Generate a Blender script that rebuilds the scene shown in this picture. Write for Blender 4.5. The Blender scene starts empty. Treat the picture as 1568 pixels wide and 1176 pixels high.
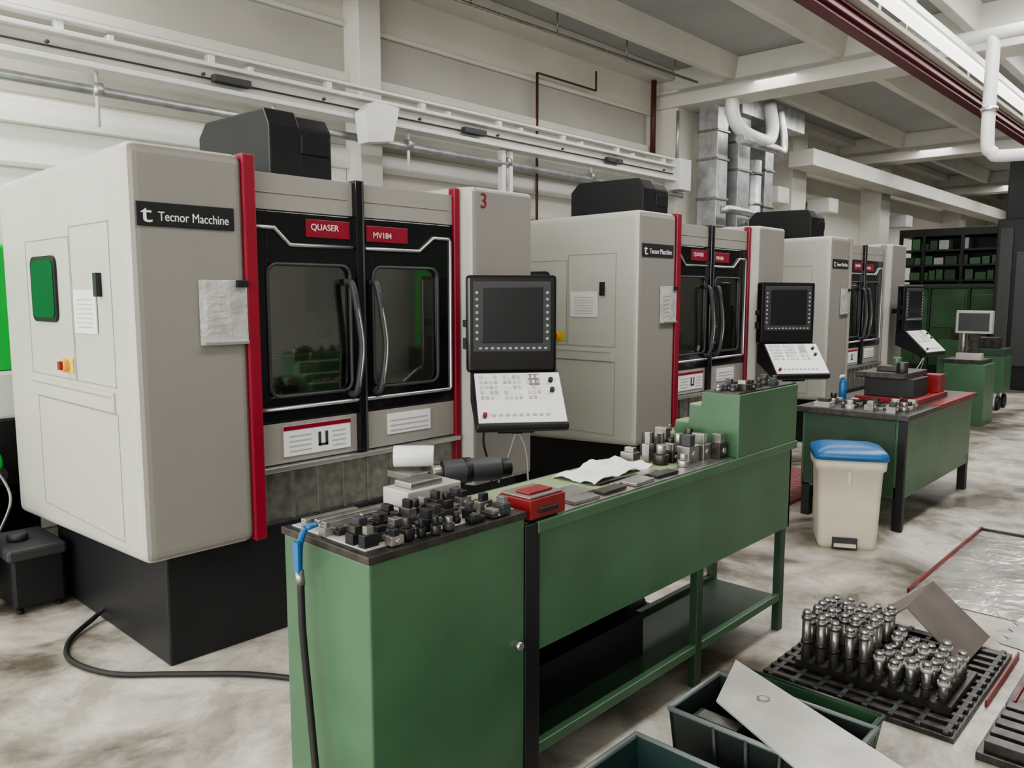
import bpy, bmesh, math, random
from mathutils import Vector, Matrix, Euler
random.seed(7)
S=bpy.context.scene
COL=bpy.context.collection
# ------------------------------------------------------------------ materials
def mat(name,col,rough=.5,metal=0,var=.06,scale=5,bump=0,emit=0,spec=.5,coat=0,detail=4):
    m=bpy.data.materials.new(name);m.use_nodes=True
    N=m.node_tree.nodes;Lk=m.node_tree.links
    b=N['Principled BSDF']
    b.inputs['Roughness'].default_value=rough;b.inputs['Metallic'].default_value=metal
    b.inputs['Specular IOR Level'].default_value=spec
    b.inputs['Coat Weight'].default_value=coat
    c=list(col)
    tc=N.new('ShaderNodeTexCoord');nz=N.new('ShaderNodeTexNoise')
    nz.inputs['Scale'].default_value=scale;nz.inputs['Detail'].default_value=detail
    Lk.new(tc.outputs['Object'],nz.inputs['Vector'])
    r=N.new('ShaderNodeValToRGB')
    r.color_ramp.elements[0].position=.3;r.color_ramp.elements[1].position=.7
    r.color_ramp.elements[0].color=[max(0,x*(1-var)) for x in c]+[1]
    r.color_ramp.elements[1].color=[min(1,x*(1+var)) for x in c]+[1]
    Lk.new(nz.outputs['Fac'],r.inputs['Fac']);Lk.new(r.outputs['Color'],b.inputs['Base Color'])
    if bump:
        bp=N.new('ShaderNodeBump');bp.inputs['Strength'].default_value=bump;bp.inputs['Distance'].default_value=.02
        n2=N.new('ShaderNodeTexNoise');n2.inputs['Scale'].default_value=scale*4;Lk.new(tc.outputs['Object'],n2.inputs['Vector'])
        Lk.new(n2.outputs['Fac'],bp.inputs['Height']);Lk.new(bp.outputs['Normal'],b.inputs['Normal'])
    if emit:
        b.inputs['Emission Color'].default_value=c+[1];b.inputs['Emission Strength'].default_value=emit
    return m
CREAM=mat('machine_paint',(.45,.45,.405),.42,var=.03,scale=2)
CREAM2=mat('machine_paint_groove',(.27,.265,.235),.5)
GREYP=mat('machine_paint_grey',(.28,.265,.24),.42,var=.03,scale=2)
SHADEF=mat('machine_front_shade',(.225,.212,.192),.40,var=.03,scale=2)  # darker machine paint for front faces, their shade put into the colour
RED=mat('red_paint',(.215,.009,.024),.38)
BLK=mat('black_paint',(.010,.011,.013),.45)
BLKS=mat('black_gloss',(.008,.008,.01),.2,coat=.2)
DARK=mat('dark_grey',(.04,.042,.045),.5)
RUB=mat('rubber',(.012,.012,.012),.6)
SILV=mat('brushed_silver',(.62,.62,.62),.3,metal=.9)
STEEL=mat('steel',(.34,.33,.31),.32,metal=.85,var=.25,scale=20)
HOLD=mat('tool_holder_steel',(.27,.265,.25),.3,metal=.8,var=.3,scale=25)
DSTEEL=mat('dark_steel',(.07,.065,.06),.38,metal=.7,var=.4,scale=20)
GALV=mat('galvanised_duct',(.50,.51,.52),.36,metal=.75,var=.25,scale=7)
WHITE=mat('white_plastic',(.66,.66,.64),.4)
RAILW=mat('rail_white',(.50,.49,.45),.5,var=.08)
PAPER=mat('paper',(.66,.66,.65),.7,var=.03)
POUCH=mat('plastic_pouch',(.46,.46,.44),.25,metal=.2,var=.18,scale=14,bump=.3)
PAPERD=mat('paper_print',(.36,.36,.36),.7)
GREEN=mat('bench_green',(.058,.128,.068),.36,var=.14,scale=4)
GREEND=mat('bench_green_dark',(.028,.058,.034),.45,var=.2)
CURT=mat('curtain_green',(.055,.13,.065),.3,var=.35,scale=1.5)
OLIVE=mat('bench_top_olive',(.25,.31,.17),.4,var=.25,scale=6)
BGREEN=mat('bright_green',(.02,.46,.07),.35)
BLUE=mat('blue_plastic',(.022,.12,.30),.35)
BINW=mat('bin_cream',(.60,.55,.45),.45,var=.07)
ORANGE=mat('orange_plastic',(.75,.33,.05),.4)
MAROON=mat('maroon_rail',(.13,.02,.032),.4)
REDB=mat('red_box',(.20,.014,.016),.4,var=.3)
WALL=mat('wall_plaster',(.68,.655,.59),.8,var=.05,scale=1.2)
WALLF=mat('wall_plaster_dull',(.40,.39,.36),.8,var=.05,scale=1.2)
WALLW=mat('wall_white_and_lit',(.84,.84,.80),.8,var=.03,scale=1.2)
WALLG=mat('wall_panel_grey',(.45,.435,.39),.8,var=.06,scale=1.5)
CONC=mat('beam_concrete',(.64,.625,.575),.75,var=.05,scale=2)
SLAB=mat('ceiling_slab',(.38,.385,.38),.8,var=.08,scale=1)  # darker than the ribs, shading between them put into the colour
LITE=mat('lamp_diffuser',(1,.98,.93),.5,emit=2.5)
SKYL=mat('skylight_panel',(.95,.98,1),.5,emit=3.6)
BROWN=mat('brown_pipe',(.09,.03,.025),.5)
CRATE=mat('crate_plastic',(.022,.028,.026),.42)
CRATE2=mat('crate_green_plastic',(.012,.032,.028),.42)
CRATER=mat('crate_rim',(.16,.19,.18),.35)
SHEET=mat('worn_steel_sheet',(.42,.41,.38),.42,metal=.25,var=.16,scale=6)
PINK=mat('red_floor_grid',(.26,.07,.08),.6)
YEL=mat('yellow',(.6,.45,.05),.5)
CARD=mat('plate_brownish',(.22,.19,.175),.38,metal=.4,var=.12)
def glassmat():
    m=bpy.data.materials.new('smoked_door_glass');m.use_nodes=True
    N=m.node_tree.nodes;L=m.node_tree.links;N.remove(N['Principled BSDF'])
    o=N['Material Output'];t=N.new('ShaderNodeBsdfTransparent');t.inputs[0].default_value=(.52,.51,.48,1)
    g=N.new('ShaderNodeBsdfGlossy');g.inputs['Color'].default_value=(.75,.8,.8,1);g.inputs['Roughness'].default_value=.04
    mx=N.new('ShaderNodeMixShader');mx.inputs[0].default_value=.30
    L.new(t.outputs[0],mx.inputs[1]);L.new(g.outputs[0],mx.inputs[2]);L.new(mx.outputs[0],o.inputs[0]);return m
GLASS=glassmat()
GGLASS=mat('green_tinted_window',(.012,.05,.03),.2,coat=.3)
SCREEN=mat('lcd_screen',(.012,.013,.015),.25)
def floormat():
    m=bpy.data.materials.new('polished_concrete');m.use_nodes=True
    N=m.node_tree.nodes;L=m.node_tree.links;b=N['Principled BSDF']
    tc=N.new('ShaderNodeTexCoord')
    def nz(s,d,rg=.6,dist=0):
        n=N.new('ShaderNodeTexNoise');n.inputs['Scale'].default_value=s;n.inputs['Detail'].default_value=d
        n.inputs['Roughness'].default_value=rg;n.inputs['Distortion'].default_value=dist;L.new(tc.outputs['Object'],n.inputs['Vector']);return n
    a=nz(1.0,8,.62,.6);c=nz(3.0,9,.66,.8);e=nz(55,3)
    r=N.new('ShaderNodeValToRGB');el=r.color_ramp.elements
    el[0].position=.38;el[0].color=(.14,.122,.10,1);el[1].position=.58;el[1].color=(.59,.555,.495,1)
    k=el.new(.47);k.color=(.38,.35,.305,1)
    L.new(a.outputs['Fac'],r.inputs['Fac'])
    r2=N.new('ShaderNodeValToRGB');r2.color_ramp.elements[0].position=.38;r2.color_ramp.elements[0].color=(.52,.50,.47,1)
    r2.color_ramp.elements[1].position=.56;r2.color_ramp.elements[1].color=(1.0,1.0,1.0,1)
    L.new(c.outputs['Fac'],r2.inputs['Fac'])
    mx=N.new('ShaderNodeMixRGB');mx.blend_type='MULTIPLY';mx.inputs[0].default_value=.8
    L.new(r.outputs[0],mx.inputs[1]);L.new(r2.outputs[0],mx.inputs[2])
    mx2=N.new('ShaderNodeMixRGB');mx2.blend_type='OVERLAY';mx2.inputs[0].default_value=.2
    L.new(mx.outputs[0],mx2.inputs[1]);L.new(e.outputs['Fac'],mx2.inputs[2]);L.new(mx2.outputs[0],b.inputs['Base Color'])
    rr=N.new('ShaderNodeMapRange');rr.inputs[3].default_value=.2;rr.inputs[4].default_value=.45
    L.new(c.outputs['Fac'],rr.inputs[0]);L.new(rr.outputs[0],b.inputs['Roughness'])
    return m
FLOOR=floormat()
def foilmat():
    m=mat('plastic_film',(.38,.365,.33),.25,metal=.2,var=.25,scale=3)
    N=m.node_tree.nodes;L=m.node_tree.links
    bp=N.new('ShaderNodeBump');bp.inputs['Strength'].default_value=.8;bp.inputs['Distance'].default_value=.03
    n=N.new('ShaderNodeTexNoise');n.inputs['Scale'].default_value=5;n.inputs['Detail'].default_value=3;n.inputs['Distortion'].default_value=1.5
    tc=N.new('ShaderNodeTexCoord');L.new(tc.outputs['Object'],n.inputs['Vector'])
    L.new(n.outputs['Fac'],bp.inputs['Height']);L.new(bp.outputs['Normal'],N['Principled BSDF'].inputs['Normal']);return m
FOIL=foilmat()
# ------------------------------------------------------------------ builder
def empty(name,loc=(0,0,0)):
    o=bpy.data.objects.new(name,None);o.location=loc;o.empty_display_size=.1;COL.objects.link(o);return o
class B:
    def __init__(s,name,parent=None,M=None):
        s.n=name;s.p=parent;s.M=M or Matrix.Identity(4);s.bm=bmesh.new();s.ms=[]
    def mi(s,m):
        if m not in s.ms:s.ms.append(m)
        return s.ms.index(m)
    def face(s,vs,m,smooth=False):
        try:
            f=s.bm.faces.new(vs);f.material_index=s.mi(m);f.smooth=smooth;return f
        except ValueError:return None
    def poly(s,pts,m):
        return s.face([s.bm.verts.new(s.M@Vector(p)) for p in pts],m)
    def box(s,x0,y0,z0,x1,y1,z1,m,rz=0,R=None):
        c=Vector(((x0+x1)/2,(y0+y1)/2,(z0+z1)/2));hx,hy,hz=abs(x1-x0)/2,abs(y1-y0)/2,abs(z1-z0)/2
        Q=R if R is not None else Matrix.Rotation(rz,3,'Z')
        v=[s.bm.verts.new(s.M@(c+Q@Vector((i*hx,j*hy,k*hz)))) for i in(-1,1) for j in(-1,1) for k in(-1,1)]
        for q in((0,1,3,2),(4,6,7,5),(0,4,5,1),(2,3,7,6),(0,2,6,4),(1,5,7,3)):s.face([v[i] for i in q],m)
    def prism(s,pts,ax,a,b,m):
        def mk(p,t):
            return {'x':(t,p[0],p[1]),'y':(p[0],t,p[1]),'z':(p[0],p[1],t)}[ax]
        va=[s.bm.verts.new(s.M@Vector(mk(p,a))) for p in pts];vb=[s.bm.verts.new(s.M@Vector(mk(p,b))) for p in pts]
        s.face(va,m);s.face(vb[::-1],m);n=len(pts)
        for i in range(n):s.face([va[i],vb[i],vb[(i+1)%n],va[(i+1)%n]],m)
    def cyl(s,p0,p1,r,m,r2=None,seg=20,caps=True,capm=None):
        s.sweep([p0,p1],r,m,seg=seg,r2=r2,caps=caps,capm=capm)
    def sweep(s,pts,r,m,seg=10,r2=None,caps=True,capm=None):
        pts=[Vector(p) for p in pts];n=len(pts);rings=[]
        t=(pts[1]-pts[0]).normalized();up=Vector((0,0,1)) if abs(t.z)<.9 else Vector((1,0,0))
        u=t.cross(up).normalized()
        for i,p in enumerate(pts):
            t=(pts[min(i+1,n-1)]-pts[max(i-1,0)]).normalized()
            u=(u-t*u.dot(t)).normalized();w=t.cross(u)
            rr=r if r2 is None else r+(r2-r)*i/(n-1)
            rings.append([s.bm.verts.new(s.M@(p+(u*math.cos(k*2*math.pi/seg)+w*math.sin(k*2*math.pi/seg))*rr)) for k in range(seg)])
        for i in range(n-1):
            for k in range(seg):
                s.face([rings[i][k],rings[i][(k+1)%seg],rings[i+1][(k+1)%seg],rings[i+1][k]],m,True)
        if caps:s.face(rings[0][::-1],capm or m);s.face(rings[-1],capm or m)
    def done(s,bevel=0,seg=2,angle=35,front=None):
        bmesh.ops.recalc_face_normals(s.bm,faces=s.bm.faces)
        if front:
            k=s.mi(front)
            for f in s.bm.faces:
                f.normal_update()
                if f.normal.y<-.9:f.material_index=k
        me=bpy.data.meshes.new(s.n);s.bm.to_mesh(me);s.bm.free()
        for m in s.ms:me.materials.append(m)
        o=bpy.data.objects.new(s.n,me);COL.objects.link(o)
        if s.p is not None:
            o.parent=s.p;o.matrix_parent_inverse=Matrix.Translation(s.p.location).inverted()
        if bevel:
            md=o.modifiers.new('bevel','BEVEL');md.width=bevel;md.segments=seg;md.limit_method='ANGLE';md.angle_limit=math.radians(angle)
            md.use_clamp_overlap=True
        return o
def spl(P,n=8):
    P=[Vector(p) for p in P];o=[];Q=[2*P[0]-P[1]]+P+[2*P[-1]-P[-2]]
    for i in range(1,len(Q)-2):
        for k in range(n):
            t=k/n;a,b,c,d=Q[i-1:i+3]
            o.append(.5*((2*b)+(c-a)*t+(2*a-5*b+4*c-d)*t*t+(3*b-a-3*c+d)*t**3))
    o.append(P[-1]);return o
def text(s,loc,size,rot,m,parent,name,ext=.001,xs=1):
    cu=bpy.data.curves.new(name,'FONT');cu.body=s;cu.size=size;cu.extrude=ext
    t=bpy.data.objects.new('tmp',cu);COL.objects.link(t)
    bpy.context.view_layer.update()
    me=bpy.data.meshes.new_from_object(t.evaluated_get(bpy.context.evaluated_depsgraph_get()))
    bpy.data.objects.remove(t)
    me.materials.clear();me.materials.append(m)
    me.transform(Matrix.Translation(loc)@Euler(rot).to_matrix().to_4x4()@Matrix.Diagonal((xs,1,1,1)))
    o=bpy.data.objects.new(name,me);COL.objects.link(o)
    if parent:o.parent=parent;o.matrix_parent_inverse=Matrix.Translation(parent.location).inverted()
    return o
FR=(math.pi/2,0,0)
def area(name,loc,rot,sx,sy,p,col=(1,1,1),parent=None):
    l=bpy.data.lights.new(name,'AREA');l.shape='RECTANGLE';l.size=sx;l.size_y=sy;l.energy=p;l.color=col
    o=bpy.data.objects.new(name,l);o.location=loc;o.rotation_euler=rot;COL.objects.link(o)
    if parent:o.parent=parent;o.matrix_parent_inverse=Matrix.Translation(parent.location).inverted()
# ------------------------------------------------------------------ room
XL,XR,YN,YF,ZC=-5.0,27.0,-6.5,6.0,4.45
b=B('floor');b.box(XL-.2,YN-.2,-.1,XR+.2,YF+.2,0,FLOOR);b.done()
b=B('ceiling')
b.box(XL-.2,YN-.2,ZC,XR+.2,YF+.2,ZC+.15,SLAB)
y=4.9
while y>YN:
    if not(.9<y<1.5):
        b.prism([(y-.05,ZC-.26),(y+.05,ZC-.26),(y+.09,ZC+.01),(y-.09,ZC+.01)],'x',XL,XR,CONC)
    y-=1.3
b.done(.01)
b=B('trim_1')
for x in(3.0,9.1,15.4,21.6):
    b.prism([(x,3.97),(x+.45,3.97),(x+.45,4.12),(x+.36,4.2),(x+.36,ZC),(x+.09,ZC),(x+.09,4.2),(x,4.12)],'y',YN,YF,CONC)
b.box(XL,5.7,4.32,XR,6,ZC,CONC)
b.done(.01)
b=B('wall_back')
b.box(XL-.2,YF,0,XR+.2,YF+.2,4.6,WALL)
b.box(XL,YF-.008,0,4.3,YF+.01,2.7,WALLW)  # paler stretch of lower wall, strong light on it put into the colour
b.box(XL,YF-.012,2.90,9.0,YF+.01,3.9,WALLG)
b.box(XL,YF-.07,2.70,9.0,YF,2.86,WALLW)
b.box(XL,YF-.04,2.42,9.0,YF,2.46,CONC)
b.box(XL,YF-.10,3.42,9.0,YF,3.50,CONC)
b.box(XL,YF-.05,3.90,XR,YF,3.94,CONC)
for x in (4.3,):b.box(x,YF-.22,0,x+.24,YF,4.6,CONC)
b.box(9.15,5.62,0,10.5,YF,4.2,WALL)
for x in(12.6,16.7,22.4):b.box(x,5.6,0,x+.55,YF,4.2,CONC)
b.done(.008)
b=B('wall_right');b.box(XR,YN-.2,0,XR+.2,YF+.2,4.6,WALL);b.box(XR-.06,YN,2.7,XR,YF,2.85,CONC);b.done(.008)
b=B('wall_front')
b.box(XL-.2,YN-.2,0,XR+.2,YN,4.6,WALLF);b.done()
b=B('wall_left')
b.box(XL-.2,YN,0,XL,YF,.6,WALL);b.box(XL-.2,YN,4.1,XL,YF,4.6,WALL)
for y in(-6.5,-3.5,-.4,2.7,5.6):b.box(XL-.2,y,.6,XL,y+.4,4.1,WALL)
b.done()
b=B('window_1')
for y in(-6.1,-3.1,0,3.1):
    for k in range(4):
        yy=y+k*.87
        b.box(XL-.12,yy-.03,.6,XL-.06,yy+.03,4.1,WHITE)
    b.box(XL-.12,y,2.3,XL-.06,y+2.6,2.36,WHITE)
b.done()
b=B('skylight_window');b.box(4,.75,ZC-.06,25,1.65,ZC-.02,SKYL)
for i in range(15):b.box(4+i*1.5,.75,ZC-.1,4.06+i*1.5,1.65,ZC-.055,CONC)
b.done()
# ------------------------------------------------------------------ rail + pipe
b=B('crane_runway_rail')
b.box(-4.5,5.44,3.17,9.0,5.56,3.20,WHITE);b.box(-4.5,5.49,3.04,9.0,5.52,3.18,RAILW);b.box(-4.5,5.42,3.0,9.0,5.58,3.035,WHITE)
b.box(-4.5,5.46,3.26,9.0,5.54,3.285,WHITE);b.box(-4.5,5.47,3.09,9.0,5.49,3.10,DARK)
for x in(2.8,5.2,7.4):
    b.box(x,5.41,3.07,x+.28,5.47,3.12,DARK)
i=-4
while i<9:
    b.box(i,5.47,3.2,i+.05,5.53,3.26,WHITE);b.box(i+.3,5.46,3.2,i+.34,6.0,3.235,CONC);b.cyl((i+.9,5.43,3.1),(i+.9,5.40,3.1),.013,DARK,seg=8);i+=.97
b.prism([(4.0,2.80),(4.26,2.84),(4.33,3.12),(4.08,3.13),(3.97,3.04)],'y',5.28,5.41,WHITE)
b.box(8.85,5.38,2.9,9.12,5.60,3.28,WHITE)
b.done(.006)
b=B('overhead_air_pipe')
b.cyl((-4.9,5.5,2.91),(9.1,5.5,2.85),.033,GALV,seg=16)
for x in(-3,-1,.6,2.05,3.3,4.6,5.85,7.2,8.4):
    b.cyl((x,5.5,2.66),(x,5.5,2.995),.013,WHITE,seg=8);b.cyl((x-.03,5.5,2.89),(x+.03,5.5,2.89),.045,GALV,seg=16)
b.box(5.75,5.47,2.3,5.80,5.53,2.99,WHITE);b.box(5.86,5.47,2.3,5.9,5.53,2.99,WHITE)
b.done()
b=B('wall_conduit')
b.cyl((6.75,5.9,1.6),(6.75,5.9,3.98),.015,BROWN,seg=8);b.cyl((6.75,5.9,3.98),(7.8,5.9,3.98),.012,BROWN,seg=8)
b.cyl((7.8,5.9,3.98),(7.8,5.9,4.2),.012,BROWN,seg=8)
b.cyl((8.95,5.85,3.4),(8.95,5.85,4.3),.035,BROWN,seg=10)
b.cyl((9.05,5.55,3.3),(9.05,5.55,3.9),.02,GALV,seg=8)
b.done()
b=B('ceiling_conduit')
b.cyl((4.6,5.35,4.16),(8.9,5.2,4.16),.015,STEEL,seg=8)
for x in(5.2,6.4,7.6,8.6):b.cyl((x,5.33,4.16),(x,5.33,4.46),.008,STEEL,seg=6)
b.done()
b=B('busbar_trunking')
b.box(1,2.27,3.50,15.2,2.37,3.64,MAROON);b.box(1,2.24,3.53,15.2,2.27,3.56,MAROON);b.box(1,2.25,3.60,15.2,2.275,3.62,MAROON)
b.box(1,2.2,3.64,15.2,2.37,3.68,CONC)
for i in range(6):
    b.cyl((1.5+2.6*i,2.33,3.66),(1.5+2.6*i,2.33,4.46),.012,SILV,seg=6)
b.done(.004)
b=B('fluorescent_strip_lamp')
b.box(1,2.03,3.70,15.2,2.18,3.76,WHITE);b.box(1.0,2.05,3.675,15.2,2.16,3.70,LITE)
for i in range(6):b.cyl((1.6+2.6*i,2.1,3.76),(1.6+2.6*i,2.1,4.46),.008,SILV,seg=6)
b.done(.004)
b=B('white_ventilation_pipe')
b.sweep([(8.2,2.75,3.86),(8.2,.3,3.86)],.058,WHITE,seg=16)
b.sweep(spl([(8.2,1.88,3.84),(8.2,1.87,3.7),(8.2,1.87,2.98),(8.21,1.83,2.85),(8.23,1.70,2.81),(8.25,.9,2.81)],6),.055,WHITE,seg=16)
b.cyl((8.2,1.87,3.2),(8.2,1.87,3.24),.068,SILV);b.cyl((8.2,2.6,3.86),(8.2,2.6,4.46),.01,SILV,seg=6);b.done()
g=empty('ventilation_ducts',(10.2,5.4,2))
b=B('vertical_ducts',g)
b.box(9.35,5.15,0,9.62,5.42,4.0,GALV)
b.box(9.78,5.08,0,10.1,5.38,3.95,GALV);b.cyl((10.4,5.2,0),(10.4,5.2,3.4),.13,GALV)
b.box(10.7,5.15,0,10.95,5.4,4.0,GALV)
b.box(9.7,5.0,3.9,11.6,5.5,4.18,GALV)
for z in(1.2,2.0,2.45,2.8,3.3,3.65):
    b.box(9.33,5.13,z,9.64,5.44,z+.03,STEEL);b.box(9.76,5.06,z-.1,10.12,5.4,z-.07,STEEL);b.cyl((10.4,5.2,min(z,3.2)),(10.4,5.2,min(z,3.2)+.04),.145,STEEL);b.box(10.68,5.13,z,10.97,5.42,z+.03,STEEL)
b.done(.004)
b=B('elbow_ducts',g)
b.sweep(spl([(9.25,4.9,4.1),(9.25,4.9,3.8),(9.4,4.85,3.62),(9.75,4.8,3.55),(10.15,4.85,3.60),(10.35,4.9,3.8),(10.35,4.95,4.1)],8),.085,WHITE,seg=14)
b.cyl((9.3,4.82,3.5),(10.3,4.82,3.5),.06,GALV);b.sweep(spl([(10.3,4.82,3.5),(10.5,4.82,3.5),(10.55,4.84,3.7),(10.55,4.9,4.05)]),.06,GALV)
b.sweep(spl([(9.2,5.0,2.65),(9.4,4.9,2.65),(10.9,4.9,2.6)],5),.05,GALV,seg=12)
b.sweep(spl([(9.2,5.0,2.4),(9.4,4.9,2.4),(10.9,4.9,2.4)],5),.045,STEEL,seg=12)
b.sweep(spl([(9.75,5.0,2.5),(10.1,4.85,2.2),(10.8,4.9,2.1)],5),.07,STEEL,seg=12)
b.done()
b=B('trim_2')
b.box(12.2,5.1,3.55,XR,5.5,3.8,CONC);b.done(.01)
b=B('wall_flood_lamp')
for x in(11.9,13.9,18.0):
    b.box(x,5.5,3.0,x+.4,5.9,3.25,WHITE);b.cyl((x+.2,5.85,3.2),(x+.2,6,3.2),.02,STEEL)
b.done(.02)
# ------------------------------------------------------------------ machining centre
def machine(ox,number=None,red=True,con=-39):
    oy=3.25
    e=empty('machining_centre',(ox,oy,0));M=Matrix.Translation((ox,oy,0))
    b=B('base_plinth',e,M);b.box(.11,.07,0,2.3,1.42,.53,BLK);b.box(.2,1.0,.2,2.2,1.6,.5,BLK);b.done(.01)
    b=B('left_cabinet',e,M);b.prism([(0,.49),(0,2.2),(1.66,2.18),(1.66,.41)],'x',0,.5,CREAM);b.done(.045,4,front=SHADEF)
    b=B('centre_body',e,M)
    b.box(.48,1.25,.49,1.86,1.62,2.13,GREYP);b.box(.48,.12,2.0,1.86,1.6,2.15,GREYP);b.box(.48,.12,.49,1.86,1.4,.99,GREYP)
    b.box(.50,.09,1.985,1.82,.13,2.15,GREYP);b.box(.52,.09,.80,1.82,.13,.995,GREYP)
    b.box(.56,.085,2.06,1.10,.092,2.065,CREAM2);b.box(1.2,.085,2.06,1.78,.092,2.065,CREAM2)
    b.done(.01)
    b=B('right_column',e,M)
    b.prism([(1.885,0),(2.38,0),(2.38,1.64),(1.84,1.64),(1.84,.1)],'z',.49,2.2,CREAM);b.done(.025,3,front=SHADEF)
    b=B('side_trim_strips',e,M)
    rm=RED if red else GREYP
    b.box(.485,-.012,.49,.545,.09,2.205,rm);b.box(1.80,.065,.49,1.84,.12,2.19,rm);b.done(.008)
    b=B('side_hatches',e,M)
    def seam(y0,z0,y1,z1,w=.005):
        for a in((y0,z0,y1,z0+w),(y0,z1-w,y1,z1),(y0,z0,y0+w,z1),(y1-w,z0,y1,z1)):
            b.box(-.003,a[0],a[1],.005,a[2],a[3],CREAM2)
    seam(.66,1.21,1.26,1.86);seam(.2,1.21,.65,1.9);seam(.2,.55,1.2,1.10)
    b.box(-.010,.22,1.105,.01,1.28,1.19,CREAM);b.box(-.012,.24,1.165,.0,1.26,1.172,CREAM2)
    b.box(-.025,.30,1.59,.0,.335,1.69,BLK)
    b.cyl((-.03,.75,1.275),(0,.75,1.275),.03,ORANGE,seg=20);b.box(-.045,.735,1.255,-.03,.765,1.295,RED);b.box(-.006,.68,1.24,.0,.82,1.31,YEL)
    b.done(.004)
    def rr(y0,z0,y1,z1,r):
        P=[]
        for cy,cz,a0 in((y1-r,z1-r,0),(y0+r,z1-r,90),(y0+r,z0+r,180),(y1-r,z0+r,270)):
            for k in range(6):
                a=math.radians(a0+k*18);P.append((cy+r*math.cos(a),cz+r*math.sin(a)))
        return P
    b=B('side_window',e,M)
    b.prism(rr(.83,1.47,1.17,1.78,.045),'x',-.012,.004,BLK);b.prism(rr(.85,1.49,1.15,1.76,.035),'x',-.015,-.011,GGLASS);b.done()
    b=B('side_notice',e,M);b.box(-.008,.36,1.43,-.003,.62,1.62,PAPER)
    for i in range(7):b.box(-.0095,.40,1.455+i*.02,-.006,.58,1.459+i*.02,PAPERD)
    b.done()
    b=B('nameplate',e,M);b.box(.03,-.008,1.87,.44,.0,1.965,BLK)
    b.done(.002)
    text('Tecnor Macchine',(ox+.115,oy-.009,1.893),.052,FR,WHITE,e,'nameplate_text',xs=.82)
    text('t',(ox+.045,oy-.009,1.885),.10,FR,WHITE,e,'nameplate_logo',ext=.001,xs=1.4)
    b=B('document_pouch',e,M)
    b.prism([(.27,-.004),(.48,-.004),(.485,-.014),(.40,-.024),(.30,-.014)],'z',1.385,1.66,POUCH);b.box(.28,-.03,1.385,.48,-.012,1.40,SILV)
    for i in range(6):b.box(.30,-.025,1.44+i*.03,.38,-.0225,1.443+i*.03,PAPERD)
    b.box(.43,-.035,1.63,.48,-.01,1.66,BLK)
    b.done(.003)
    b=B('door_frames',e,M)
    def frame(x0,x1,z0,z1,wx0,wx1,wz0,wz1,m):
        b.box(x0,.085,z0,wx0,.12,z1,m);b.box(wx1,.085,z0,x1,.12,z1,m);b.box(wx0,.085,z0,wx1,.12,wz0,m);b.box(wx0,.085,wz1,wx1,.12,z1,m)
    frame(.55,1.14,1.0,1.98,.64,1.10,1.12,1.74,BLKS);frame(1.17,1.80,1.0,1.98,1.24,1.68,1.12,1.74,BLKS)
    b.done(.004)
    b=B('door_windows',e,M);b.box(.635,.10,1.115,1.105,.108,1.745,GLASS);b.box(1.235,.10,1.115,1.685,.108,1.745,GLASS);b.done()
    b=B('window_gaskets',e,M)
    for (p,q) in((.64,1.10),(1.24,1.68)):
        pts=[];r=.05
        for cx,cz,a0 in((q-r,1.74-r,0),(p+r,1.74-r,90),(p+r,1.12+r,180),(q-r,1.12+r,270)):
            for k in range(5):
                a=math.radians(a0+k*22.5);pts.append((cx+r*math.cos(a),.083,cz+r*math.sin(a)))
        pts.append(pts[0]);b.sweep(pts,.009,DARK,seg=6,caps=False)
    b.done()
    b=B('silver_outline',e,M)
    b.sweep([(.565,.08,1.905),(.68,.08,1.905),(.76,.08,1.83),(1.12,.08,1.83)],.010,SILV,seg=6)
    b.sweep([(1.19,.08,1.83),(1.55,.08,1.83),(1.65,.08,1.905),(1.765,.08,1.905),(1.775,.08,1.89),(1.775,.08,1.08),(1.765,.08,1.065),(.565,.08,1.065)],.010,SILV,seg=6)
    b.done()
    b=B('centre_door_post',e,M);b.box(1.125,.055,.80,1.175,.125,2.16,BLKS);b.box(1.16,.05,.80,1.17,.06,2.16,DARK);b.done(.006)
    b=B('door_handles',e,M)
    for x in(1.075,1.225):
        b.sweep(spl([(x,.085,1.66),(x+.005,.035,1.64),(x+.035,.02,1.42),(x+.04,.02,1.3),(x+.02,.035,1.12),(x+.012,.085,1.10)],6),.017,DARK,seg=10)
        b.sweep(spl([(x+.006,.02,1.62),(x+.035,.005,1.42),(x+.04,.005,1.3),(x+.022,.018,1.14)],6),.006,STEEL,seg=8)
    b.done()
    b=B('red_badges',e,M);b.box(.85,.078,1.87,1.10,.086,1.955,RED);b.box(1.20,.078,1.865,1.47,.086,1.945,RED);b.done(.002)
    text('QUASER',(ox+.875,oy+.076,1.905),.042,FR,WHITE,e,'badge_text');text('MV184',(ox+1.24,oy+.076,1.885),.042,FR,WHITE,e,'badge_text')
    b=B('machining_interior',e,M)
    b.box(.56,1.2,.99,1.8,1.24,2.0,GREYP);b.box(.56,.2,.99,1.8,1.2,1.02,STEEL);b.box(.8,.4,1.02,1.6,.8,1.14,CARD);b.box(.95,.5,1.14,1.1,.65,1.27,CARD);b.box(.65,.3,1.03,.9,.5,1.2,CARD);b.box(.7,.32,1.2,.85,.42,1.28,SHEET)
    b.cyl((.95,.3,1.02),(.95,.3,1.24),.05,SHEET);b.cyl((1.05,.35,1.02),(1.05,.35,1.3),.03,STEEL);b.box(1.25,.5,1.14,1.45,.7,1.26,DSTEEL)
    b.cyl((1.35,.7,1.5),(1.35,.7,1.99),.1,DSTEEL);b.cyl((1.35,.7,1.35),(1.35,.7,1.5),.045,STEEL)
    b.done()
    area('interior_fill_light',(ox+1.15,oy+.7,1.97),(0,0,0),1.0,.3,4.0,(1,.95,.88),e)  # added fill light to make the interior visible through the glass
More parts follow.
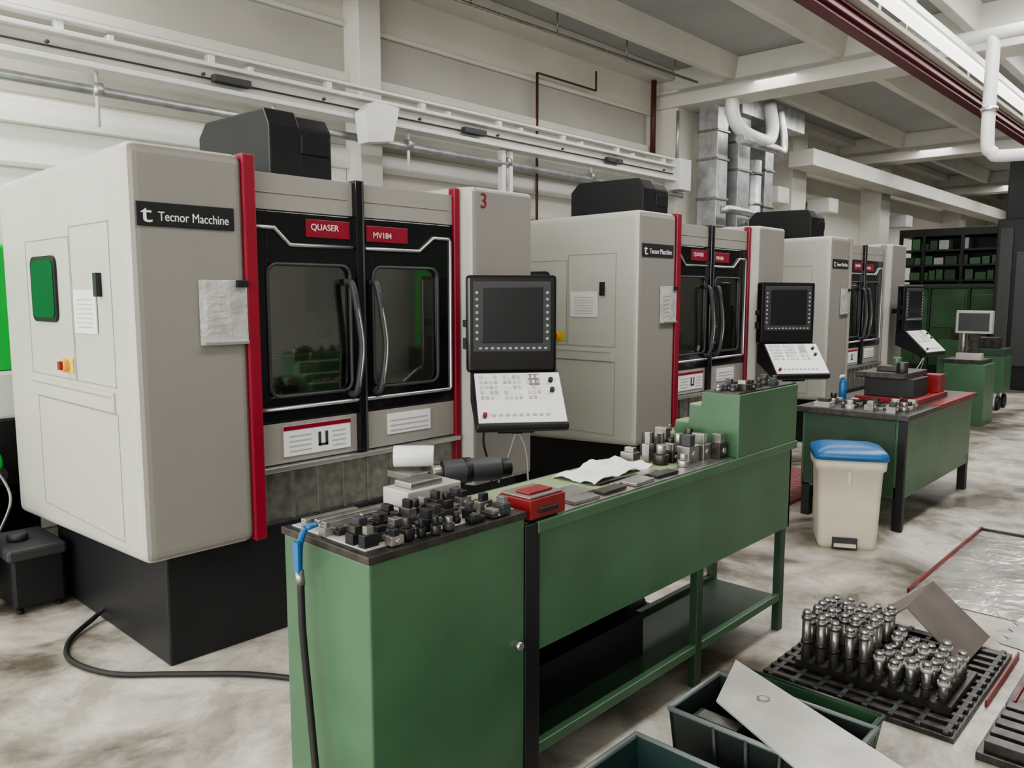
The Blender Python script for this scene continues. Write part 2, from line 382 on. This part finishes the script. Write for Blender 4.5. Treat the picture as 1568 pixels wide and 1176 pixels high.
    b=B('chip_tray_front',e,M)
    b.box(.54,.05,.77,1.82,.12,.795,SILV);b.box(.54,.09,.49,1.82,.125,.77,STEEL)
    for i in range(8):b.box(.58+i*.15,.08,.52,.60+i*.15,.09,.76,STEEL)
    b.done(.003)
    b=B('warning_signs',e,M)
    b.box(.70,.083,.83,1.08,.09,.975,PAPER);b.box(.70,.081,.955,1.08,.085,.975,RED);b.box(1.32,.083,.86,1.62,.09,.97,PAPER)
    for i in range(4):b.box(.73,.081,.85+i*.024,.85,.084,.856+i*.024,PAPERD);b.box(.97,.081,.85+i*.024,1.05,.084,.856+i*.024,PAPERD)
    b.box(.89,.081,.86,.905,.084,.93,DARK);b.box(.93,.081,.86,.945,.084,.93,DARK);b.box(.89,.081,.86,.945,.084,.872,DARK)
    for i in range(3):b.box(1.34,.081,.875+i*.027,1.6,.084,.882+i*.027,PAPERD)
    b.done()
    b=B('spindle_drive_housing',e,M)
    b.prism([(.65,2.14),(.65,2.50),(.70,2.59),(1.35,2.60),(1.44,2.52),(1.44,2.14)],'x',1.01,1.20,BLK)
    b.prism([(.65,2.14),(.65,2.50),(.70,2.57),(1.35,2.58),(1.44,2.5),(1.44,2.14)],'x',1.19,1.40,BLK)
    b.box(.85,.9,2.14,1.02,1.4,2.28,BLK);b.box(.66,1.0,2.14,.86,1.4,2.2,DARK)
    b.box(1.2,.64,2.36,1.39,.66,2.47,BLK)
    b.done(.012)
    if number:text(number,(ox+1.93,oy-.003,2.085),.12,FR,RED,e,'bay_number')
    c=Vector((ox+1.93,oy-.25,0));Mc=Matrix.Translation(c)@Matrix.Rotation(math.radians(con),4,'Z')
    b=B('control_monitor',e,Mc)
    b.box(-.25,0,1.17,.25,.09,1.705,BLKS);b.done(.018,3)
    b=B('control_bezel',e,Mc)
    b.box(-.215,-.008,1.285,.215,.002,1.67,DARK);b.box(-.17,-.012,1.335,.17,.0,1.64,SCREEN)
    for i in range(12):b.box(-.185+i*.033,-.011,1.299,-.168+i*.033,-.004,1.311,PAPERD)
    for i in range(8):
        b.box(-.203,-.011,1.35+i*.036,-.188,-.004,1.364+i*.036,PAPERD);b.box(.188,-.011,1.35+i*.036,.203,-.004,1.364+i*.036,PAPERD)
    b.box(-.267,.02,1.30,-.248,.07,1.36,BLK);b.box(-.267,.02,1.42,-.248,.07,1.46,BLK)
    b.done(.003)
    b=B('keyboard_desk',e,Mc@Matrix.Translation((.02,0,0)))
    b.prism([(.10,1.19),(-.02,1.17),(-.28,.925),(-.28,.895),(-.23,.875),(.10,1.0)],'x',-.245,.245,BLK);b.done(.008)
    p0=Vector((.02,-.02,1.17));p1=Vector((.02,-.28,.925));d=(p1-p0);ln=d.length
    ang=math.atan2(-(p1.z-p0.z),-(p1.y-p0.y))
    Ms=Mc@Matrix.Translation(p0)@Matrix.Rotation(ang,4,'X')
    b=B('keyboard_keys',e,Ms)
    b.box(-.235,-ln+.008,.0,.235,-.008,.008,WHITE)
    for i in range(13):
        for j in range(5):
            if i in(4,9):continue
            mm=random.choice([PAPERD,CREAM,CREAM,CREAM,WHITE])
            b.box(-.21+i*.026,-.05-j*.036,.006,-.193+i*.026,-.028-j*.036,.012,mm)
    b.box(.06,-.10,.006,.12,-.02,.011,CARD)
    b.cyl((.18,-.07,.006),(.18,-.07,.03),.013,BLK);b.cyl((.18,-.14,.006),(.18,-.14,.03),.013,BLK);b.cyl((-.20,-.31,.006),(-.20,-.31,.035),.012,RED)
    for i in range(9):b.box(-.16+i*.036,-.31,.006,-.14+i*.036,-.294,.012,PAPERD)
    b.done(.002)
    b=B('console_bracket',e,Mc)
    b.box(-.05,.085,1.3,.05,.18,1.45,BLK);b.cyl((0,.14,1.0),(0,.14,1.5),.03,BLK)
    if con<-20:b.sweep(spl([(0,.13,1.4),(.12,.3,1.42),(.12,.38,1.42)],5),.03,BLK)
    else:b.cyl((0,.13,1.4),(0,.30,1.4),.03,BLK)
    b.cyl((-.1,-.15,.87),(.1,-.15,.87),.015,BLK);b.box(-.03,-.2,.86,.03,-.1,.93,BLK)
    b.sweep(spl([(-.15,-.1,.93),(-.17,-.08,.8),(-.12,0,.6),(-.1,.1,.3)]),.007,RUB,seg=6)
    b.sweep(spl([(.0,-.15,.87),(-.03,-.1,.75),(-.08,0,.55)]),.007,SILV,seg=6)
    b.sweep(spl([(.01,-.15,.87),(.06,-.1,.75),(.09,0,.55)]),.007,SILV,seg=6)
    b.done(.004)
    return e
machine(1.30,'3');machine(4.83);machine(8.33,red=False,con=-8)
# ------------------------------------------------------------------ bench
def bench():
    e=empty('steel_workbench',(2.4,1.75,0))
    b=B('cabinet_body',e);b.box(1.16,1.56,.0,1.735,1.95,.935,GREEN);b.done(.006)
    b=B('cabinet_top',e);b.box(1.155,1.555,.935,1.74,1.955,.955,DSTEEL);b.box(1.18,1.60,.954,1.73,1.94,.958,SHEET);b.done(.003)
    b=B('cabinet_lock',e);b.cyl((1.70,1.56,.55),(1.70,1.54,.55),.012,SILV);b.done()
    b=B('bench_top',e);b.box(1.74,1.56,.88,3.66,1.95,.91,GREEN);b.box(1.76,1.60,.909,3.05,1.93,.914,OLIVE);b.box(1.9,1.565,.909,3.05,1.64,.918,STEEL);b.done(.003)
    b=B('front_apron',e);b.box(1.80,1.56,.50,3.62,1.575,.89,GREEN);b.box(1.80,1.935,.50,3.62,1.95,.89,GREEN);b.box(3.6,1.56,.5,3.62,1.95,.89,GREEN)
    b.box(1.79,1.552,.875,3.66,1.565,.912,GREEN);b.done(.003)
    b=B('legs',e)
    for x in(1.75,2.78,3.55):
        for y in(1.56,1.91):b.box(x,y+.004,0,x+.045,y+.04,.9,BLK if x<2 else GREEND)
    b.box(1.75,1.565,.15,3.59,1.595,.185,GREEN);b.box(1.75,1.915,.15,3.59,1.945,.19,GREEND);b.box(1.76,1.58,.155,3.58,1.93,.165,GREEND)  # dark shelf floor carries the shade under the bench in its colour
    b.box(1.80,1.93,.02,2.78,1.94,.52,BLK);b.box(1.80,1.70,.165,2.6,1.9,.34,BLK)  # black panel and box stand in for the shade under the bench
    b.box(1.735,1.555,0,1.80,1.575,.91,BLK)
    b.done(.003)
    b=B('stepped_hutch',e)
    b.prism([(1.56,.91),(1.56,1.18),(1.74,1.18),(1.74,1.12),(1.80,1.12),(1.80,1.04),(1.87,1.04),(1.87,.98),(1.95,.98),(1.95,.91)],'x',3.08,3.66,GREEN);b.done(.004)
    b=B('hutch_shelf_tops',e)
    b.box(3.09,1.57,1.18,3.65,1.73,1.186,DSTEEL);b.box(3.09,1.745,1.12,3.65,1.80,1.124,OLIVE);b.box(3.09,1.805,1.04,3.65,1.87,1.044,OLIVE);b.box(3.09,1.875,.98,3.65,1.95,.984,OLIVE);b.done()
bench()
def clutter(name,n,x0,x1,y0,y1,z,hmin,hmax,s0,s1,ms,seed,cylp=.4,bev=.003):
    rr=random.Random(seed);b=B(name);pl=[]
    for i in range(n*8):
        if len(pl)>=n:break
        x=rr.uniform(x0,x1);y=rr.uniform(y0,y1);s=rr.uniform(s0,s1);t=rr.uniform(s0,s1)
        if x+s>x1 or y+t>y1:continue
        if any(x<p[2] and x+s>p[0] and y<p[3] and y+t>p[1] for p in pl):continue
        pl.append((x,y,x+s,y+t));h=rr.uniform(hmin,hmax);m=rr.choice(ms)
        if rr.random()<cylp:
            r=min(s,t)/2;c=(x+s/2,y+t/2)
            b.cyl((*c,z),(*c,z+h*.5),r,m,seg=16);b.cyl((*c,z+h*.5),(*c,z+h),r*.65,rr.choice(ms),seg=16)
        else:
            b.box(x,y,z,x+s,y+t,z+h*.6,m);b.box(x+s*.2,y+t*.1,z+h*.6,x+s*.7,y+t*.8,z+h,rr.choice(ms))
            if rr.random()<.6:b.cyl((x+s*.5,y-.005,z+h*.3),(x+s*.5,y+t+.005,z+h*.3),min(s,h)*.18,STEEL,seg=10)
    return b.done(bev)
clutter('clamping_fixtures',60,1.17,1.70,1.565,1.81,.958,.02,.065,.022,.06,[BLK,BLK,DSTEEL,DSTEEL,STEEL,DARK],3,.2)
b=B('steel_parallel_bars')
for i,(x,y,l) in enumerate([(1.20,1.83,.22),(1.22,1.865,.25),(1.20,1.90,.18)]):b.box(x,y,.958,x+l,y+.025,.975,STEEL)
b.done(.002)
b=B('machined_steel_block');b.box(1.50,1.82,.958,1.72,1.94,1.01,SHEET);b.box(1.53,1.84,1.01,1.66,1.92,1.03,STEEL);b.cyl((1.70,1.825,.985),(1.70,1.817,.985),.012,BLK)
b.done(.004)
b=B('red_tool_box')
b.box(1.765,1.562,.918,1.93,1.70,.98,REDB);b.box(1.77,1.57,.98,1.925,1.695,.988,CARD);b.box(1.79,1.59,.988,1.90,1.65,.996,REDB)
b.box(1.80,1.556,.935,1.89,1.563,.95,BLK)
b.done(.004)
b=B('flat_steel_strips')
for i in range(4):b.box(2.0+i*.17,1.575+.008*(i%2),.919,2.13+i*.17,1.635,.93,[STEEL,DSTEEL][i%2],rz=.05*(i%3-1))
b.box(2.02,1.65,.915,2.2,1.75,.925,STEEL);b.box(2.3,1.645,.915,2.62,1.67,.925,STEEL,rz=.06);b.box(2.28,1.68,.915,2.5,1.70,.925,DSTEEL,rz=-.05);b.done(.002)
bm=bmesh.new();bmesh.ops.create_grid(bm,x_segments=18,y_segments=12,size=.5)
for v in bm.verts:
    x,y=v.co.x,v.co.y
    v.co=Vector((2.47+x*.42,1.81+y*.2+x*.03,.924+.007*(math.sin(x*13)+math.cos(y*11+x*5))+random.uniform(0,.006)))
me=bpy.data.meshes.new('crumpled_paper_cloth');bm.to_mesh(me);bm.free();me.materials.append(PAPER)
o=bpy.data.objects.new('crumpled_paper_cloth',me);COL.objects.link(o);md=o.modifiers.new('s','SOLIDIFY');md.thickness=.003
clutter('machine_vises',24,2.68,3.07,1.58,1.90,.918,.05,.13,.035,.085,[DSTEEL,STEEL,STEEL,DARK],5,.35)
clutter('small_milling_parts',16,3.1,3.6,1.58,1.72,1.186,.015,.045,.03,.055,[DSTEEL,STEEL,DARK],9,.6)
clutter('edge_step_parts',9,3.1,3.6,1.88,1.94,.984,.02,.04,.02,.04,[STEEL,CARD,CARD],19,.6)
b=B('paper_roll_stand')
b.cyl((2.2,2.55,0),(2.2,2.55,.86),.02,STEEL,seg=12);b.cyl((2.2,2.55,0),(2.2,2.55,.02),.16,DSTEEL)
b.box(2.05,2.47,.84,2.38,2.62,.87,STEEL)
b.cyl((2.08,2.61,.925),(2.20,2.49,.925),.045,WHITE,capm=CARD);b.cyl((2.18,2.42,.87),(2.40,2.30,.87),.05,DARK,capm=BLK);b.cyl((2.40,2.30,.87),(2.44,2.283,.87),.04,BLK);b.cyl((2.2,2.55,.86),(2.2,2.4,.86),.03,DARK)
b.cyl((2.26,2.379,.87),(2.29,2.363,.87),.054,BLK)
b.cyl((2.18,2.42,.87),(2.14,2.44,.87),.03,STEEL);b.box(2.15,2.4,.80,2.3,2.5,.84,DARK)
b.done(.004)
b=B('air_blow_gun')
b.sweep(spl([(1.135,1.80,.99),(1.13,1.82,.94),(1.125,1.82,.87)]),.009,BLUE);b.cyl((1.135,1.80,.985),(1.17,1.80,.99),.008,BLUE);b.box(1.11,1.80,.87,1.118,1.825,.95,BLUE)
b.cyl((1.125,1.82,.87),(1.122,1.81,.83),.012,STEEL)
b.sweep(spl([(1.122,1.81,.84),(1.118,1.80,.7),(1.12,1.78,.5),(1.11,1.74,.3),(1.10,1.70,.1),(1.05,1.62,.013),(.9,1.45,.013),(.75,1.2,.013)]),.010,RUB)
b.done()
# ------------------------------------------------------------------ table 2
e=empty('green_work_table',(6.4,2,0))
b=B('table_body',e);b.box(5.64,1.66,.22,7.33,2.36,.76,GREEN);b.done(.008)
b=B('table_top',e);b.box(5.60,1.63,.76,7.36,2.40,.80,DSTEEL);b.box(6.3,1.63,.772,7.3,1.70,.806,REDB);b.done(.004)
b=B('table_legs',e)
for x in(5.64,7.25):
    for y in(1.66,2.29):b.box(x,y,0,x+.07,y+.06,.3,BLK)
b.box(5.625,1.65,0,5.66,1.70,.76,BLK)
b.done(.003)
b=B('side_recess_shade',e);b.box(5.632,1.72,.24,5.642,2.34,.75,GREEND);b.done()  # flat dark panel, shade of an open side put into its colour
clutter('cutting_tool_holders',28,5.62,6.14,1.68,2.36,.80,.03,.08,.05,.11,[STEEL,DSTEEL,SHEET,DSTEEL],12,.5)
b=B('red_press_fixture')
b.box(6.2,1.75,.80,6.95,2.2,.84,REDB);b.box(6.25,1.8,.84,6.6,2.15,.98,BLK);b.box(6.2,1.85,.98,6.75,2.2,1.02,DSTEEL);b.box(6.75,1.76,.84,6.9,1.88,.98,REDB)
b.cyl((6.3,1.9,1.02),(6.3,1.9,1.1),.04,DSTEEL);b.cyl((6.5,2.0,1.02),(6.5,2.0,1.12),.03,GREEN);b.box(6.35,1.95,1.02,6.5,2.1,1.06,DSTEEL)
b.done(.005)
b=B('spray_bottle');b.cyl((6.17,2.28,.80),(6.17,2.28,.93),.028,BLUE);b.cyl((6.17,2.28,.93),(6.17,2.28,.97),.028,BLUE,r2=.012);b.box(6.12,2.27,.97,6.19,2.29,.99,WHITE);b.done(.003)
# ------------------------------------------------------------------ bin
def rrect(w,d,r,n=5):
    P=[]
    for cx,cy,a0 in((w-r,d-r,0),(-w+r,d-r,90),(-w+r,-d+r,180),(w-r,-d+r,270)):
        for k in range(n+1):
            a=math.radians(a0+90*k/n);P.append((cx+r*math.cos(a),cy+r*math.sin(a)))
    return P
Mb=Matrix.Translation((5.17,1.86,0))@Matrix.Rotation(math.radians(-62),4,'Z')@Matrix.Diagonal((.92,.92,1,1))
e=empty('waste_bin',(5.17,1.86,0))
def loft(b,secs,closed=True):
    rings=[[b.bm.verts.new(b.M@Vector((p[0],p[1],z))) for p in rrect(w,d,r)] for (w,d,r,z,m) in secs]
    for i in range(len(rings)-1):
        n=len(rings[i])
        for k in range(n):b.face([rings[i][k],rings[i][(k+1)%n],rings[i+1][(k+1)%n],rings[i+1][k]],secs[i][4],True)
    b.face(rings[0][::-1],secs[0][4]);b.face(rings[-1],secs[-1][4])
b=B('bin_body',e,Mb)
loft(b,[(.185,.165,.04,.0,BINW),(.19,.17,.04,.03,BINW),(.20,.18,.04,.30,BINW),(.208,.19,.04,.50,BINW),(.226,.21,.05,.515,BINW),(.23,.21,.05,.575,BINW)])
b.box(-.10,-.19,.0,.06,-.14,.075,DARK);b.box(-.09,-.21,.02,.05,-.16,.04,BINW)
b.box(-.02,-.20,.42,.0,-.17,.5,BINW)
b.done()
b=B('bin_lid',e,Mb)
loft(b,[(.238,.22,.06,.575,BLUE),(.24,.225,.06,.60,BLUE),(.225,.21,.06,.625,BLUE),(.17,.155,.06,.645,BLUE),(.08,.07,.05,.652,BLUE)])
b.done()
# ------------------------------------------------------------------ floor items right
b=B('plastic_floor_sheet')
nx,ny=40,30;V=[]
for i in range(nx+1):
    for j in range(ny+1):
        x=4.45+i/nx*1.6;y=-.6+j/ny*1.86
        ed=min(i,nx-i,j,ny-j)
        z=.004+(0 if ed==0 else .010*(1+math.sin(x*9+y*4)*math.cos(y*7-x*3)))
        V.append(b.bm.verts.new((x,y,z)))
for i in range(nx):
    for j in range(ny):
        a=i*(ny+1)+j;b.face([V[a],V[a+ny+1],V[a+ny+2],V[a+1]],FOIL,True)
b.box(4.5,1.26,0,6.08,1.272,.025,REDB);b.box(6.05,-.6,0,6.07,1.28,.02,DSTEEL)
b.done()
b=B('grey_floor_cloth')
V=[]
for i in range(13):
    for j in range(9):
        x=4.08+i/12*.33+.03*math.sin(j);y=.15+j/8*.60+.02*math.sin(i*1.7)
        V.append(b.bm.verts.new((x,y,.004 if min(i,12-i,j,8-j)==0 else .02+.012*math.sin(i*1.3+j*.8))))
for i in range(12):
    for j in range(8):a=i*9+j;b.face([V[a],V[a+9],V[a+10],V[a+1]],SHEET,True)
b.done()
b=B('slotted_base_plate')
b.box(3.05,.68,0,3.98,1.42,.02,DSTEEL)
for i in range(13):b.box(3.07+i*.069,.69,.02,3.095+i*.069,1.41,.034,DSTEEL)
for j in range(8):b.box(3.06,.70+j*.095,.02,3.97,.72+j*.095,.032,DARK)
b.box(3.42,.655,0,4.0,.664,.03,REDB);b.done(.002)
b=B('tool_holder_rack')
b.box(3.20,.73,.034,3.59,1.33,.06,DSTEEL)
for i in range(7):
    for j in range(10):
        x=3.235+i*.054+(j%2)*.008;y=1.30-j*.059
        tall=j<5
        if not tall and i>5:continue
        if (i*7+j*3)%9==4:continue
        h=(.245 if tall else .165)+random.uniform(-.022,.018)
        b.cyl((x,y,.06),(x,y,h),.018,HOLD,seg=14)
        b.cyl((x,y,h*.5),(x,y,h*.55),.0215,DSTEEL,seg=14);b.cyl((x,y,h),(x,y,h+.014),.019,SILV,r2=.014,seg=12,capm=DSTEEL)
        b.cyl((x,y,h-.026),(x,y,h-.010),.0225,SHEET if not tall else STEEL,seg=12)
b.done()
b=B('bent_sheet_plate')
def plate(a,bb,c,d,m,t=.006):
    a,bb,c,d=map(Vector,(a,bb,c,d));n=(bb-a).cross(d-a).normalized()*t
    v=[b.bm.verts.new(p) for p in(a,bb,c,d)]+[b.bm.verts.new(p-n) for p in(a,bb,c,d)]
    for q in((0,1,2,3),(7,6,5,4),(0,4,5,1),(1,5,6,2),(2,6,7,3),(3,7,4,0)):b.face([v[k] for k in q],m)
plate((3.62,1.02,.25),(4.04,1.03,.25),(4.04,1.26,.04),(3.62,1.25,.04),CARD)
plate((3.62,.79,.05),(4.04,.78,.05),(4.04,1.03,.25),(3.62,1.02,.25),CARD)
b.box(3.66,.80,.034,3.95,.9,.06,DSTEEL)
b.done()
b=B('jaw_fixture_block')
b.box(3.0,.36,0,3.42,.60,.03,DSTEEL)
for i in range(5):b.box(3.02+i*.08,.38,.03,3.07+i*.08,.58,.07,DSTEEL);b.cyl((3.045+i*.08,.41,.07),(3.045+i*.08,.41,.085),.014,BLK)
b.box(3.45,.30,0,3.95,.60,.03,DSTEEL);b.box(3.47,.57,.03,3.93,.58,.04,REDB)
b.done(.003)
def crate(name,x0,y0,x1,y1,z1,m,rim,rz=0):
    c=Vector(((x0+x1)/2,(y0+y1)/2,0));M=Matrix.Translation(c)@Matrix.Rotation(rz,4,'Z')
    w=(x1-x0)/2;d=(y1-y0)/2;b=B(name,None,M);t=.012;k=.86
    lo=[(-w*k,-d*k),(w*k,-d*k),(w*k,d*k),(-w*k,d*k)];hi=[(-w,-d),(w,-d),(w,d),(-w,d)]
    for i in range(4):
        j=(i+1)%4
        a=Vector((*lo[i],0));bb=Vector((*lo[j],0));cc=Vector((*hi[j],z1));dd=Vector((*hi[i],z1))
        n=Vector((-(a.x+bb.x)/2,-(a.y+bb.y)/2,0)).normalized()*t
        v=[b.bm.verts.new(M@p) for p in(a,bb,cc,dd)]+[b.bm.verts.new(M@(p+n)) for p in(a,bb,cc,dd)]
        for q in((0,1,2,3),(7,6,5,4),(0,4,5,1),(1,5,6,2),(2,6,7,3),(3,7,4,0)):b.face([v[k2] for k2 in q],m)
        for f in(.3,.5,.7):
            p=a.lerp(bb,f);q=dd.lerp(cc,f);b.cyl(p-n*.3,q-n*.3,.008,m,seg=6)
    b.box(-w*k,-d*k,0,w*k,d*k,.015,m)
    P=[(-w,-d,z1),(w,-d,z1),(w,d,z1),(-w,d,z1)]
    for i in range(4):b.cyl(P[i],P[(i+1)%4],.008,rim,seg=8)
    return b
b=crate('plastic_parts_crate',2.03,.72,2.34,1.23,.34,CRATE,CRATER);b.box(-.12,-.2,.015,.1,.2,.12,DSTEEL)
b.box(-.13,-.12,.12,-.05,.03,.30,DARK);b.box(-.13,.04,.12,-.05,.2,.32,DSTEEL);b.box(-.12,.05,.32,-.07,.18,.33,STEEL);b.done()
b=crate('plastic_parts_crate',1.30,.68,1.84,1.22,.34,CRATE2,CRATER);b.box(-.2,-.2,.015,.2,.2,.08,DARK);b.box(-.15,.0,.08,.1,.15,.14,DSTEEL);b.done()
b=crate('green_steel_crate',2.42,.80,2.66,1.28,.22,GREEN,GREEND);b.box(-.08,-.2,.015,.08,.2,.17,GREEND);b.done()
b=B('worn_steel_plate')
P=[(2.40,1.20,.37),(2.14,1.13,.352),(1.93,.74,.352),(2.10,.50,.362)]
n=Vector((0,0,.006))
va=[b.bm.verts.new(Vector(p)) for p in P];vb=[b.bm.verts.new(Vector(p)+n) for p in P]
b.face(va,SHEET);b.face(vb[::-1],SHEET)
for i in range(4):b.face([va[i],va[(i+1)%4],vb[(i+1)%4],vb[i]],SHEET)
b.cyl((2.23,1.02,.362),(2.23,1.02,.369),.022,CARD,seg=6);b.cyl((2.23,1.02,.362),(2.23,1.02,.3695),.013,SHEET,seg=12)
b.done()
b=B('red_floor_grating')
b.box(5.5,2.5,0,7.0,3.08,.03,PINK)
for i in range(16):
    for j in range(6):b.cyl((5.55+i*.086,2.56+j*.09,.03),(5.55+i*.086,2.56+j*.09,.034),.022,CARD,seg=8)
b.done()
b=B('rolling_tool_bag');b.box(2.95,1.98,0,3.2,2.2,.12,BLK);b.cyl((3.0,2.09,.12),(3.15,2.09,.12),.06,RUB);b.done(.03,3)
b=B('floor_power_cable');b.sweep(spl([(1.42,4.07,.06),(1.36,4.05,.03),(1.2,3.9,.014),(1.13,3.68,.014),(1.20,3.42,.014),(1.38,3.22,.014),(1.6,2.98,.014),(1.75,2.70,.014),(1.85,2.3,.014)]),.012,RUB);b.done()
# ------------------------------------------------------------------ left green machine
e=empty('green_press_machine',(.9,5.4,0))
b=B('green_housing',e);b.box(.55,5.15,1.17,1.49,5.75,1.88,BGREEN);b.box(1.2,5.10,.1,1.44,5.3,.55,BGREEN);b.done(.02)
b=B('white_housing',e);b.box(.5,5.12,.90,1.49,5.75,1.17,WHITE);b.done(.02)
b=B('black_frame',e);b.box(.5,5.1,.0,1.46,5.7,.9,BLK);b.box(1.48,5.2,1.2,1.50,5.24,1.85,BLK)
for z in(1.25,1.5,1.75):b.box(1.40,5.12,z,1.44,5.16,z+.05,BLK)
b.done(.02)
b=B('robot_arm',e);b.sweep(spl([(1.15,4.98,.3),(1.18,4.98,.55),(1.22,4.98,.7),(1.12,4.98,.82)]),.035,BGREEN,seg=12);b.cyl((1.22,4.95,.62),(1.22,5.1,.62),.05,BLK);b.cyl((1.15,4.98,0),(1.15,4.98,.3),.08,BLK)
b.sweep(spl([(1.0,4.9,.9),(1.15,4.85,.7),(1.1,4.85,.4),(1.2,4.86,.1)]),.015,RUB)
b.sweep(spl([(1.2,4.98,.7),(1.26,4.9,.5),(1.18,4.88,.3)]),.008,STEEL);b.done()
b=B('black_coolant_tank');b.box(1.12,4.42,0.03,1.36,4.8,.33,BLK);b.box(1.10,4.40,.28,1.37,4.82,.34,DARK);b.cyl((1.2,4.6,.34),(1.2,4.6,.38),.05,DARK)
for x in(1.15,1.33):
    for y in(4.45,4.77):b.cyl((x,y,0),(x,y,.03),.02,RUB)
b.done(.015)
b=B('blue_lidded_pail');b.cyl((.985,4.6,0),(.985,4.6,.48),.085,BLK,r2=.10);b.cyl((.985,4.6,.48),(.985,4.6,.57),.105,BLUE,r2=.07);b.done(.006)
# ------------------------------------------------------------------ far end
b=B('dark_storage_rack')
b.box(17.6,3.5,2.75,18.6,5.5,2.9,BLK);b.box(18.4,3.5,0,18.6,5.5,2.75,GREEND)
for y in(3.5,4.3,5.0,5.44):b.box(17.6,y,0,17.68,y+.06,2.8,BLK)
for z in(1.85,2.15,2.45):b.box(17.6,3.5,z,18.4,5.5,z+.04,BLK)
rr=random.Random(4)
for z in(1.89,2.19,2.49):
    y=3.62
    while y<5.3:
        w=rr.uniform(.12,.25)
        if rr.random()<.85:b.box(17.65,y,z,17.95,y+w*.85,z+rr.uniform(.12,.22),rr.choice([WHITE,GREEND,CURT,PAPERD,CURT]))
        y+=w
b.done(.005)
b=B('green_machine_enclosure')
for (y0,y1) in((3.38,4.05),(4.10,4.75),(4.80,5.48)):
    b.box(17.28,y0,.2,17.32,y1,1.72,CURT);b.box(17.26,y0+.05,.95,17.29,y1-.05,1.6,CURT)
b.box(17.25,3.36,1.72,17.35,5.5,1.80,GREEND);b.box(17.25,3.36,0,17.35,5.5,.2,BLK)
for y in(3.36,4.05,4.75,5.46):b.box(17.24,y,0,17.34,y+.05,1.78,GREEND)
b.box(16.6,3.5,0,17.2,4.4,.75,GREEN);b.box(16.7,3.6,.75,17.1,4.2,.95,DSTEEL)
b.done(.01)
b=B('large_dark_machine');b.box(15.5,1.2,0,18.5,3.30,2.85,BLK);b.box(15.8,1.2,2.85,18.5,3.25,3.95,BLK);b.box(15.45,1.4,.4,15.52,3.0,2.3,DARK)
b.box(15.46,3.05,.3,15.5,3.25,2.7,DARK);b.done(.04)
b=B('tool_presetter')
b.box(10.9,2.35,0,11.4,2.8,.75,GREEN);b.box(10.95,2.4,.75,11.45,2.85,.80,DSTEEL);b.box(11.15,2.5,.80,11.25,2.6,1.2,DSTEEL);b.box(11.1,2.35,1.12,11.2,2.75,1.4,SHEET);b.box(11.095,2.38,1.15,11.1,2.72,1.37,DARK)
b.box(10.98,2.42,.80,11.1,2.7,.88,SHEET);b.cyl((11.3,2.7,.8),(11.3,2.7,1.25),.05,STEEL);b.done(.01)
b=B('small_green_cart');b.box(12.6,2.5,.25,13.1,3.0,.75,GREEN);b.box(12.6,2.5,.75,13.1,3.0,.85,GREEND);b.box(12.7,2.6,.85,12.95,2.9,1.0,DSTEEL)
for x in(12.65,13.0):
    for y in(2.55,2.95):b.cyl((x,y-.02,.1),(x,y+.02,.1),.1,RUB);b.box(x-.02,y-.02,.1,x+.02,y+.02,.26,STEEL)
b.done(.006)
b=B('green_reflection_cabinet');b.box(10.9,-6.2,0,11.8,-5.3,2.3,BGREEN);b.box(10.7,-6.2,0,12.0,-5.2,.5,BLK);b.box(11.1,-5.32,.9,11.6,-5.28,1.1,BLK);b.done(.03)  # unseen, added so the door glass reflects a green strip
# ------------------------------------------------------------------ lights
area('daylight_left',(-4.6,0,2.4),(0,-math.pi/2,0),3.2,12,700,(1,.985,.945))
area('skylight_and_fill',(12,1.2,4.33),(0,0,0),22,.8,480,(1,.99,.97))
area('skylight_and_fill',(3,-3.2,4.1),(0,0,0),12,1.0,60,(1,.985,.95))  # area light under plain ceiling, no skylight panel above it
area('skylight_and_fill',(14,4.3,4.1),(0,0,0),20,.5,200,(1,.98,.945))  # area light near the back wall, no skylight panel here
area('skylight_and_fill',(-1.2,5.2,4.1),(0,0,0),6,.4,180,(1,.985,.95))  # added fill brightening the left end of the back wall
w=bpy.data.worlds.new('World');S.world=w;w.use_nodes=True
bg=w.node_tree.nodes['Background'];bg.inputs[0].default_value=(.9,.95,1,1);bg.inputs[1].default_value=1.0
S.view_settings.view_transform='AgX'
try:S.view_settings.look='AgX - Medium High Contrast'
except Exception:pass
# ------------------------------------------------------------------ camera
cd=bpy.data.cameras.new('camera');cd.sensor_width=36;cd.lens=36*1224/1568;cd.clip_start=.05
co=bpy.data.objects.new('camera',cd);COL.objects.link(co);co.location=(0,0,1.6)
co.rotation_euler=(math.radians(90-6.4),0,math.radians(42.9-90));S.camera=co
